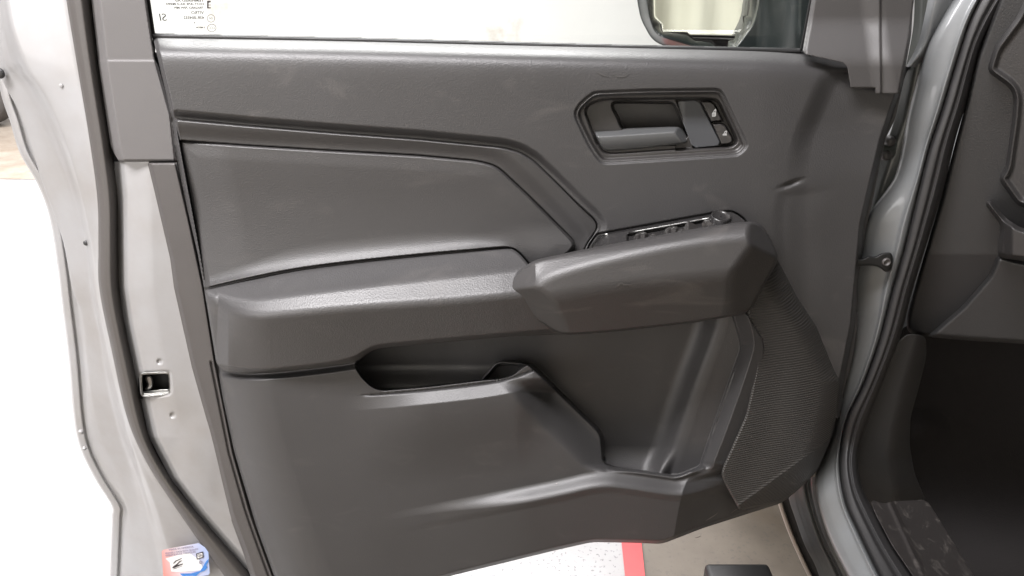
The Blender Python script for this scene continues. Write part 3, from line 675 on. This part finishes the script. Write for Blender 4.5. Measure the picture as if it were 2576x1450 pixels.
# ---- lower card with the pockets
POCKc = chaikin(POCK, 2)
def lowf(X, Y):
    p_ = sd(X, Y, POCKc)
    d = .112 + 0 * X
    # body leans out a little towards the bottom
    d = d + .00003 * (Y - 950)
    # ledge low on the panel
    L1 = sline(X, Y, [(560, 1400), (900, 1308), (1027, 1279), (1387, 1211), (1510, 1180), (1600, 1190), (1696, 1206), (1730, 1202), (1800, 1180), (1900, 1150)])
    on = ss((X - 930) / 420)
    hgt = lerp(20, 42, ss((X - 1000) / 350))
    d = d + .00052 * hgt * on * (.5 * np.clip(L1 / hgt, 0, 1) + .5 * ss(L1 / hgt)) - .003 * on * ss((L1 - 40) / 20) - .00008 * on * np.clip(L1 - hgt, 0, 200)
    # bottom front face turns towards the hinge right of the vertical crease
    cr = sright(X, Y, [(1742, 1190), (1716, 1230), (1690, 1380)])
    d = d - .00050 * np.clip(cr, 0, 400) * ss((L1 - 2) / 14) - .00025 * np.clip(cr - 0, 0, 400) * (1 - ss((L1 - 2) / 14))
    # rim above the slot: upward facing lip
    lip = sline(X, Y, [(880, 995), (960, 990), (1078, 979), (1263, 958), (1340, 930)])
    d = d + .018 * np.clip(lip / 38, 0, 1) * ss((X - 850) / 240) * (1 - ss((X - 1290) / 110)) * (1 - ss((lip - 40) / 200)) - .004 * ss(1 - p_ * 0 - lip / 8) * (lip > 0) * ss((X - 900) / 40)
    # facet falling to the bottle pocket
    fc_ = side(X, Y, (1270, 985), (1470, 1190))
    d = d - .050 * ss(-fc_ / 95) * (X > 1200) * (1 - ss((Y - 1165) / 25)) * (1 - ss((X - 1600) / 40)) * ss((Y - 950) / 40)
    # left end rounds back
    l = sright(X, Y, [(545, 905), (560, 1000), (590, 1140), (645, 1325), (690, 1450), (715, 1530)])
    d = smin(d, .046 + .00090 * l, .05)
    d = d - .010 * ss(1 - l / 5)
    # top roll under the armrest seam
    tt = sline(X, Y, [(545, 928), (564, 936), (637, 943), (747, 934), (890, 916), (950, 900), (1900, 880)])
    d = d - .020 * ss(1 - tt / 17) * (X < 960)
    # right rim of the bottle pocket
    rr = sright(X, Y, [(1850, 795), (1866, 850), (1868, 880), (1768, 1160), (1740, 1190)])
    d = lerp(d, .088 + .0010 * np.clip(rr, 0, 30) - .0003 * np.clip(rr - 30, 0, 60), ss((rr + 5) / 6) * (1 - ss((Y - 1165) / 26)))
    # pockets
    bar = sright(X, Y, [(1800, 780), (1788, 835), (1740, 960), (1696, 1092), (1660, 1200)])
    back = .034 + .034 * ss((bar + 50) / 90) + .012 * np.clip(bar / 120, 0, 1) + .005 * np.exp(-((bar - 6) / 18) ** 2)
    back = back - .006 * ss((X - 1440) / 180) * (1 - ss((bar + 60) / 90))
    back = back + .03 * ss((Y - 1120) / 90) * ss((X - 1500) / 30) * (1 - ss((bar + 8) / 34))
    slot = ss((1215 - X) / 90) * .004
    back = back - slot + .030 * ss((Y - 915) / 70) * (1 - ss((X - 1290) / 60))
    w_ = np.where((Y < 1000) & (X < 1300), 2.5, 5.0)
    w_ = np.where((X > 1300) & (X < 1520) & (Y > 915) & (Y < 1150), 12.0, w_)
    soft = ss((p_ + 1) / w_)
    d = lerp(d, back, soft)
    # rolled rim highlight along the bottle pocket's bottom
    bo = segd(X, Y, np.array([(1530, 1180), (1696, 1204), (1716, 1200), (1768, 1178)], float), closed=False)
    d = d + .004 * np.exp(-(bo / 4.5) ** 2)
    o = sd(X, Y, LOWc); return d - .022 * ss(1 - o / 10) ** 1.5
LOWc = chaikin(LOWER, 2)
low = part('lower_panel', LOWER, lowf, M_lower, door, step=1.6, skirt=.05)
# divider inside the slot
DV = [(1200, 975), (1207, 957), (1240, 918), (1248, 911), (1262, 908), (1318, 912), (1332, 918), (1322, 940), (1290, 965), (1230, 985)]
DVc = chaikin(DV, 1)
part('pocket_divider', DV, lambda X, Y: .062 + .012 * ss(sd(X, Y, DVc) / 3) - .020 * ss((sd(X, Y, DVc) - 5.5) / 6), M_lower, low, step=1.5, ch=1, skirt=.04)
M_scuff = base_mat('scuff', (.16, .145, .135), .6)[0]
def scuff(pts, wd, D, parent):
    V = []; P_ = np.array(pts, float)
    for i, p in enumerate(P_):
        t = P_[min(i + 1, len(P_) - 1)] - P_[max(i - 1, 0)]; t = t / np.hypot(*t); nn = np.array([-t[1], t[0]]) * wd * math.sin(math.pi * (i + .35) / (len(P_) - .3))
        for q_ in (p + nn, p - nn): V.append(W(q_[0], q_[1], float(D(np.array([q_[0]]), np.array([q_[1]]))[0]) + .0012))
    return mk('scuff_mark', V, [(2*i, 2*i+1, 2*i+3, 2*i+2) for i in range(len(P_) - 1)], M_scuff, parent)
for pts, wd in [([(1776, 1310), (1786, 1304), (1796, 1298), (1806, 1290)], 1.2), ([(1838, 1292), (1850, 1283), (1864, 1276)], .7), ([(1748, 1353), (1756, 1352), (1764, 1348)], .8), ([(1398, 1217), (1400, 1217), (1402, 1218)], 1.2)]:
    scuff(pts, wd, lowf, low)
M_scuff = base_mat('dusty smear', (.056, .053, .051), .6)[0]
for pts, wd in [([(1548, 722), (1556, 716), (1562, 711), (1570, 716), (1590, 716)], 2.6), ([(1490, 742), (1502, 738), (1512, 736)], 1.5), ([(1640, 598), (1643, 602), (1646, 607)], 1.2), ([(1706, 586), (1712, 592), (1716, 598)], .8)]:
    scuff(pts, wd, pullf, bpy.data.objects['pull_handle'])
for pts, wd in [([(1538, 186), (1556, 194), (1572, 192), (1584, 184)], 1.3), ([(1580, 204), (1592, 214), (1600, 220)], 1.0), ([(1498, 180), (1518, 190), (1530, 193)], 1.4)]:
    scuff(pts, wd, uf, up)
# ---- speaker grille
GRc = chaikin(GRILLE, 2)
def gf(X, Y):
    e = sd(X, Y, GRc)
    d = .120 - .00014 * (X - 1850)
    d = smin(d, .060 + .00110 * (np.interp(Y, [650, 750, 823, 930, 960, 1036, 1113, 1185], [1957, 2008, 2056, 2100, 2118, 2112, 2092, 2058]) - X), .035)
    # round dome over the speaker
    r = np.hypot((X - 2010) / 1.0, (Y - 1000) / 1.5); d = d + .004 * ss(1 - r / 110)
    v = sright(X, Y, [(1900, 780), (1945, 880), (1968, 960), (1950, 1060), (1905, 1160), (1870, 1220)])
    d = d - .0015 * np.exp(-((v + 4) / 34) ** 2)
    cr = side(X, Y, (1855, 1275), (2085, 1108)); d = d - .00055 * np.clip(cr, 0, 200) + .0015 * np.exp(-(cr / 5) ** 2)
    return d - .004 * ss(1 - e / 5)
part('speaker_grille', GRILLE, gf, M_rib, door, step=1.5, skirt=.08)
# scuffs on the lower corner

# ---- sticker on the shell
st_ = []
def S(u, v):
    """sticker coordinates 0..1 to tracing"""
    return (407 + 116 * u + 4 * v, 1384 - 22 * u + 70 * v + 0 * u)
def sflat(name, pts, lift, mat, parent): return mk(name, [tuple(W(*S(u, v), SD + lift)) for u, v in pts], [tuple(range(len(pts)))], mat, parent, smooth=False)
SD = -.040
M_s = bpy.data.materials.new('sticker print'); M_s.use_nodes = True; nt = M_s.node_tree; bb = nt.nodes['Principled BSDF']; bb.inputs['Roughness'].default_value = .4
tc = N(nt, 'ShaderNodeTexCoord'); sx_ = N(nt, 'ShaderNodeSeparateXYZ'); nt.links.new(tc.outputs['Generated'], sx_.inputs[0])
cr = N(nt, 'ShaderNodeValToRGB'); nt.links.new(sx_.outputs[0], cr.inputs[0]); e = cr.color_ramp.elements
e[0].position = .05; e[0].color = (.62, .25, .22, 1); e[1].position = .98; e[1].color = (.33, .42, .66, 1)
x_ = e.new(.45); x_.color = (.62, .56, .60, 1); nt.links.new(cr.outputs[0], bb.inputs['Base Color'])
stk = sflat('warning_sticker', [(.03, .0), (.8, 0), (1.0, .3), (1.0, 1.15), (.97, 1.2), (.02, 1.2), (0, 1.15), (0, .06)], 0, M_s, door)
stk['label'] = 'red white and blue sticker with truck sketch and map'
wS = base_mat('sticker white', (.72, .72, .72), .4)[0]; kS = base_mat('sticker ink', (.03, .025, .03), .5)[0]; bS = base_mat('sticker blue', (.05, .20, .55), .4)[0]; gS = base_mat('sticker grey', (.22, .20, .28), .5)[0]; rS = base_mat('sticker rose', (.45, .25, .22), .5)[0]
sflat('sticker_arrow', [(.07, .33), (.55, .26), (.6, .3), (.8, .62), (.88, 1.0), (.3, .88), (.18, .83), (.16, .5)], .0006, wS, stk)
sflat('sticker_map', [(.36, .96), (.6, 1.03), (.8, 1.0), (.87, .86), (.9, .78), (.94, .7), (1.0, .62), (.98, .74), (.93, .84), (.96, .92), (.9, 1.02), (.8, 1.05), (.7, 1.16), (.62, 1.12), (.42, 1.08)], .0012, bS, stk)
for pts in ([(.22, .56), (.28, .47), (.42, .42), (.42, .44), (.3, .5), (.25, .56)], [(.22, .66), (.3, .60), (.36, .52), (.44, .50), (.38, .55), (.31, .64), (.44, .62), (.44, .65), (.25, .72), (.2, .72)], [(.22, .75), (.42, .70), (.42, .71), (.23, .765)]):
    sflat('sticker_truck_sketch', pts, .0012, kS, stk)
sflat('sticker_badge', [(.73, .36), (.88, .33), (.89, .55), (.74, .58)], .0012, kS, stk); sflat('sticker_badge', [(.755, .39), (.865, .37), (.87, .52), (.76, .545)], .0018, wS, stk)
textat('sticker_text', 'GM', *S(.765, .455), SD + .0024, 7, kS, stk, rotz=math.radians(-9), wpx=10)
ringmark(*S(.82, .7), 4.2, 1.6, SD + .0015, gS, stk, name='sticker_ring')
ringmark(*S(.17, 1.25), 16, 4, SD + .0015, rS, stk, name='sticker_gear')
textat('sticker_text', 'MADE IN AMERICA', 425, 1384, SD + .001, 4.2, gS, stk, rotz=math.radians(-10), wpx=64)
textat('sticker_text', 'PROUDLY MADE WITH QUALITY', 416, 1393, SD + .001, 4, gS, stk, rotz=math.radians(-10), wpx=86)
textat('sticker_text', 'WENTZVILLE, MISSOURI', 416, 1399, SD + .001, 4, gS, stk, rotz=math.radians(-10), wpx=80)

# ================================================================== TRUCK BODY on the right
body = empty('truck_body', (1.0, 0, 0), 'grey truck body beside the door with pillar, seal, dashboard and footwell', 'truck')
PL = [(2430, -60), (2397, 0), (2372, 40), (2332, 115), (2307, 200), (2282, 300), (2257, 425), (2232, 475), (2177, 555), (2160, 635), (2140, 715), (2144, 815), (2132, 890), (2117, 945), (2097, 1075), (2082, 1115), (2052, 1190), (2052, 1235), (2067, 1300), (2092, 1370), (2132, 1450), (2170, 1520)]
PR = [(2500, -60), (2465, 0), (2437, 60), (2400, 175), (2368, 280), (2335, 380), (2305, 500), (2275, 625), (2246, 725), (2212, 855), (2172, 965), (2132, 1045), (2117, 1105), (2112, 1175), (2127, 1265), (2157, 1335), (2212, 1450), (2250, 1520)]
SR = [(2570, -60), (2532, 0), (2470, 110), (2432, 250), (2402, 350), (2372, 475), (2342, 575), (2296, 725), (2262, 850), (2212, 980), (2172, 1085), (2157, 1155), (2167, 1225), (2197, 1285), (2242, 1370), (2297, 1450), (2340, 1520)]
def fw_(cols): return [[(x, y, d + .00085 * max(0, y - 1100) ** 2 / (max(0, y - 1100) + 60)) for x, y, d in c] for c in cols]
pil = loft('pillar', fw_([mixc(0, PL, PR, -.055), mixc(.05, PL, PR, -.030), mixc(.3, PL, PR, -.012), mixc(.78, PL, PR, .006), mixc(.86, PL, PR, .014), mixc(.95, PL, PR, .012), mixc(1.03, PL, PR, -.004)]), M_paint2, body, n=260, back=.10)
loft('opening_seal', fw_([mixc(-.02, PR, SR, .000), mixc(.12, PR, SR, .020), mixc(.4, PR, SR, .026), mixc(.52, PR, SR, .023), mixc(.58, PR, SR, .023), mixc(.68, PR, SR, .026), mixc(.88, PR, SR, .021), mixc(1.03, PR, SR, .000)]), M_seal2, body, n=240, back=.05)
# cowl side above, hinge recess behind the pillar
PL0 = [(2300, -60), (2298, 60), (2276, 180), (2250, 300), (2212, 410), (2165, 560), (2120, 720), (2100, 900), (2060, 1100), (2060, 1200)]
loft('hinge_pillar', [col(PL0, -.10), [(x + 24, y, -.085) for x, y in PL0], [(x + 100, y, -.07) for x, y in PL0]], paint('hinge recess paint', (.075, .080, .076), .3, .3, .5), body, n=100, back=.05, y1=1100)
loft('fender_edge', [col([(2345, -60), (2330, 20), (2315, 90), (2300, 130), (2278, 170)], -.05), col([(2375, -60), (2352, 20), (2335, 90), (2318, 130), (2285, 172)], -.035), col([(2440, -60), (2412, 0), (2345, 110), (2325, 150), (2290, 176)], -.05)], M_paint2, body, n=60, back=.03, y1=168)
for (x, y) in [(2236, 355), (2226, 390)]:
    hb = disc_bump('hinge_bolt', x, y, -.075, .009, .012, M_edge, body)
hg = part('door_hinge', [(2222, 345), (2245, 340), (2258, 362), (2250, 400), (2225, 404), (2216, 380)], lambda X, Y: -.078 + .006 * np.sin(Y * .12), paint('hinge paint', (.12, .13, .12), .3), body, step=2, skirt=.02)
# door check strap
ck = part('door_check_strap', [(2135, 653), (2172, 652), (2184, 642), (2200, 648), (2220, 635), (2245, 636), (2246, 662), (2240, 682), (2226, 686), (2214, 673), (2190, 668), (2135, 672)], lambda X, Y: .026 + .004 * ss(sd(X, Y, chaikin([(2135, 653), (2172, 652), (2184, 642), (2200, 648), (2220, 635), (2245, 636), (2246, 662), (2240, 682), (2226, 686), (2214, 673), (2190, 668), (2135, 672)], 2)) / 4), M_black, body, step=1.2, skirt=.05)
disc_bump('strap_bolt', 2229, 659, .031, .0065, .004, M_edge, ck, ring=True)
# interior: kick panel, dash end, lower dash, footwell
def bev(P, d0, gx=0, gy=0, h=.012, w_=8, x0=2400, y0=600, ch=2):
    pc = chaikin(P, ch)
    return lambda X, Y: d0 + gx * (X - x0) + gy * (Y - y0) - h * ss(1 - sd(X, Y, pc) / w_)
DASH = [(2540, -60), (2500, 30), (2455, 150), (2430, 260), (2400, 370), (2370, 490), (2340, 590), (2295, 745), (2280, 800), (2282, 838), (2330, 848), (2420, 852), (2800, 880), (2800, -60)]
part('dashboard_end', DASH, lambda X, Y: -.03 + .0003 * (X - 2300) - .012 * ss(1 - sd(X, Y, chaikin(DASH, 2)) / 8) - .00012 * np.clip(Y - 640, 0, 300), M_int, body, step=4, skirt=.05)
DF = [(2482, 180), (2540, 222), (2550, 245), (2546, 300), (2528, 425), (2510, 450), (2560, 520), (2800, 540), (2800, -60), (2600, -60), (2560, 40), (2500, 120)]
DFc = chaikin(DF, 2)
part('dashboard', DF, lambda X, Y: -.016 + .0003 * (X - 2300) + .022 * ss(sd(X, Y, DFc) / 11) - .008 * ss((sd(X, Y, DFc) - 9) / 16), M_int2, body, step=2.5, skirt=.05)
DL = [(2476, 512), (2492, 502), (2530, 550), (2570, 575), (2800, 600), (2800, 690), (2560, 655), (2508, 648), (2512, 600), (2518, 567), (2496, 540)]
DLc = chaikin(DL, 2)
part('dashboard_molding', DL, lambda X, Y: .010 + .0003 * (X - 2300) + .022 * ss(sd(X, Y, DLc) / 12) + .02 * ss((X - 2520) / 30), M_int2, body, step=2.5, skirt=.05)
AV = [(2540, 60), (2562, 40), (2640, 30), (2640, 110), (2560, 108), (2542, 90)]
part('air_vent_trim', AV, bev(AV, .05, h=.02, w_=18), plastic('beige trim', (.17, .155, .135), .5), body, step=3, skirt=.04)
LD = [(2508, 640), (2560, 655), (2800, 690), (2800, 880), (2420, 856), (2330, 848), (2420, 770), (2490, 690)]
part('knee_bolster', LD, bev(LD, .012, gx=.0003, x0=2400, h=.012, w_=10), M_int, body, step=4, skirt=.05)
KP = [(2330, 846), (2284, 838), (2258, 860), (2205, 980), (2165, 1085), (2150, 1155), (2160, 1225), (2190, 1270), (2290, 1285), (2330, 1262), (2300, 1190), (2288, 1120), (2290, 1050), (2310, 980), (2330, 900)]
KPc = chaikin(KP, 2)
part('kick_panel', KP, lambda X, Y: -.008 - .10 * ss((X - np.interp(Y, [780, 980, 1085, 1155, 1225], [2320, 2260, 2235, 2225, 2240])) / 110), M_int, body, step=3, skirt=.05)
SP_ = [(2188, 1256), (2222, 1268), (2240, 1262), (2330, 1257), (2352, 1290), (2420, 1400), (2500, 1530), (2340, 1530), (2297, 1450), (2242, 1370), (2200, 1290)]
SPc = chaikin(SP_, 1)
part('sill_plate', SP_, lambda X, Y: .095 + .0011 * (Y - 1256) * .8 - .0004 * np.clip(X - np.interp(Y, [1256, 1530], [2240, 2400]), -60, 200) + .006 * np.exp(-((X - np.interp(Y, [1256, 1530], [2235, 2360])) / 7) ** 2), M_sill, body, step=2.5, ch=1, skirt=.05)
CF = [(2270, 820), (2800, 850), (2800, 1530), (2380, 1530), (2290, 1290), (2270, 1200), (2230, 1000)]
part('footwell_carpet', CF, lambda X, Y: -.30 + .20 * ss((Y - 1150) / 380) + .03 * ss(1 - np.hypot(X - 2330, (Y - 1080)) / 70), M_carpet, body, step=6, ch=1, skirt=.02)
# rocker below the door
RO = [(1985, 1190), (1990, 1250), (2005, 1300), (2030, 1370), (2060, 1430), (2090, 1520)]
RI = [(2050, 1190), (2052, 1235), (2067, 1300), (2092, 1370), (2132, 1450), (2170, 1520)]
def mc2(t, A, B, d, y0=1180, y1=1520):
    ys = np.linspace(y0, y1, 40); a = byy([(x, y, 0) for x, y in A], ys); b = byy([(x, y, 0) for x, y in B], ys)
    return [(a[i, 0] + (b[i, 0] - a[i, 0]) * t, ys[i], d) for i in range(40)]
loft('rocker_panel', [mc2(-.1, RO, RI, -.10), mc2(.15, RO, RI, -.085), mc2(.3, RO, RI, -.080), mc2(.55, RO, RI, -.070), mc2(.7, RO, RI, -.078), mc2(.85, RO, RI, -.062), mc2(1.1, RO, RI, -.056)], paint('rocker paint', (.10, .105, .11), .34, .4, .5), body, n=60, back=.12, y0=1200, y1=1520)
R2 = [(1950, 1230), (1958, 1271), (1982, 1340), (2010, 1405), (2032, 1450), (2066, 1520)]
loft('rocker_flange', [[(x, y, -.13) for x, y in R2], [(x + 4, y, -.118) for x, y in R2], [(x + 9, y, -.118) for x, y in R2], [(x + 12, y, -.13) for x, y in R2]], plastic('light flange', (.34, .29, .25), .4), body, n=50, sub=3, back=.01, y0=1262)
loft('rocker_seam', [[(x + 10, y, -.135) for x, y in R2], [(x + 20, y, -.13) for x, y in R2], [(x + 32, y, -.125) for x, y in R2], [(x + 46, y, -.12) for x, y in R2]], M_seal2, body, n=50, sub=3, back=.01, y0=1235)

box('roof_shade', .62, 2.2, -2.2, -.12, 1.72, 1.78, M_paint2, body, bev=.02)  # unseen slab added to shade the cab side and footwell

box('fender_shade', .58, 2.4, .50, 1.7, .28, 1.0, M_paint2, body, bev=.04)  # hidden box added to cast shade on the floor by the rocker
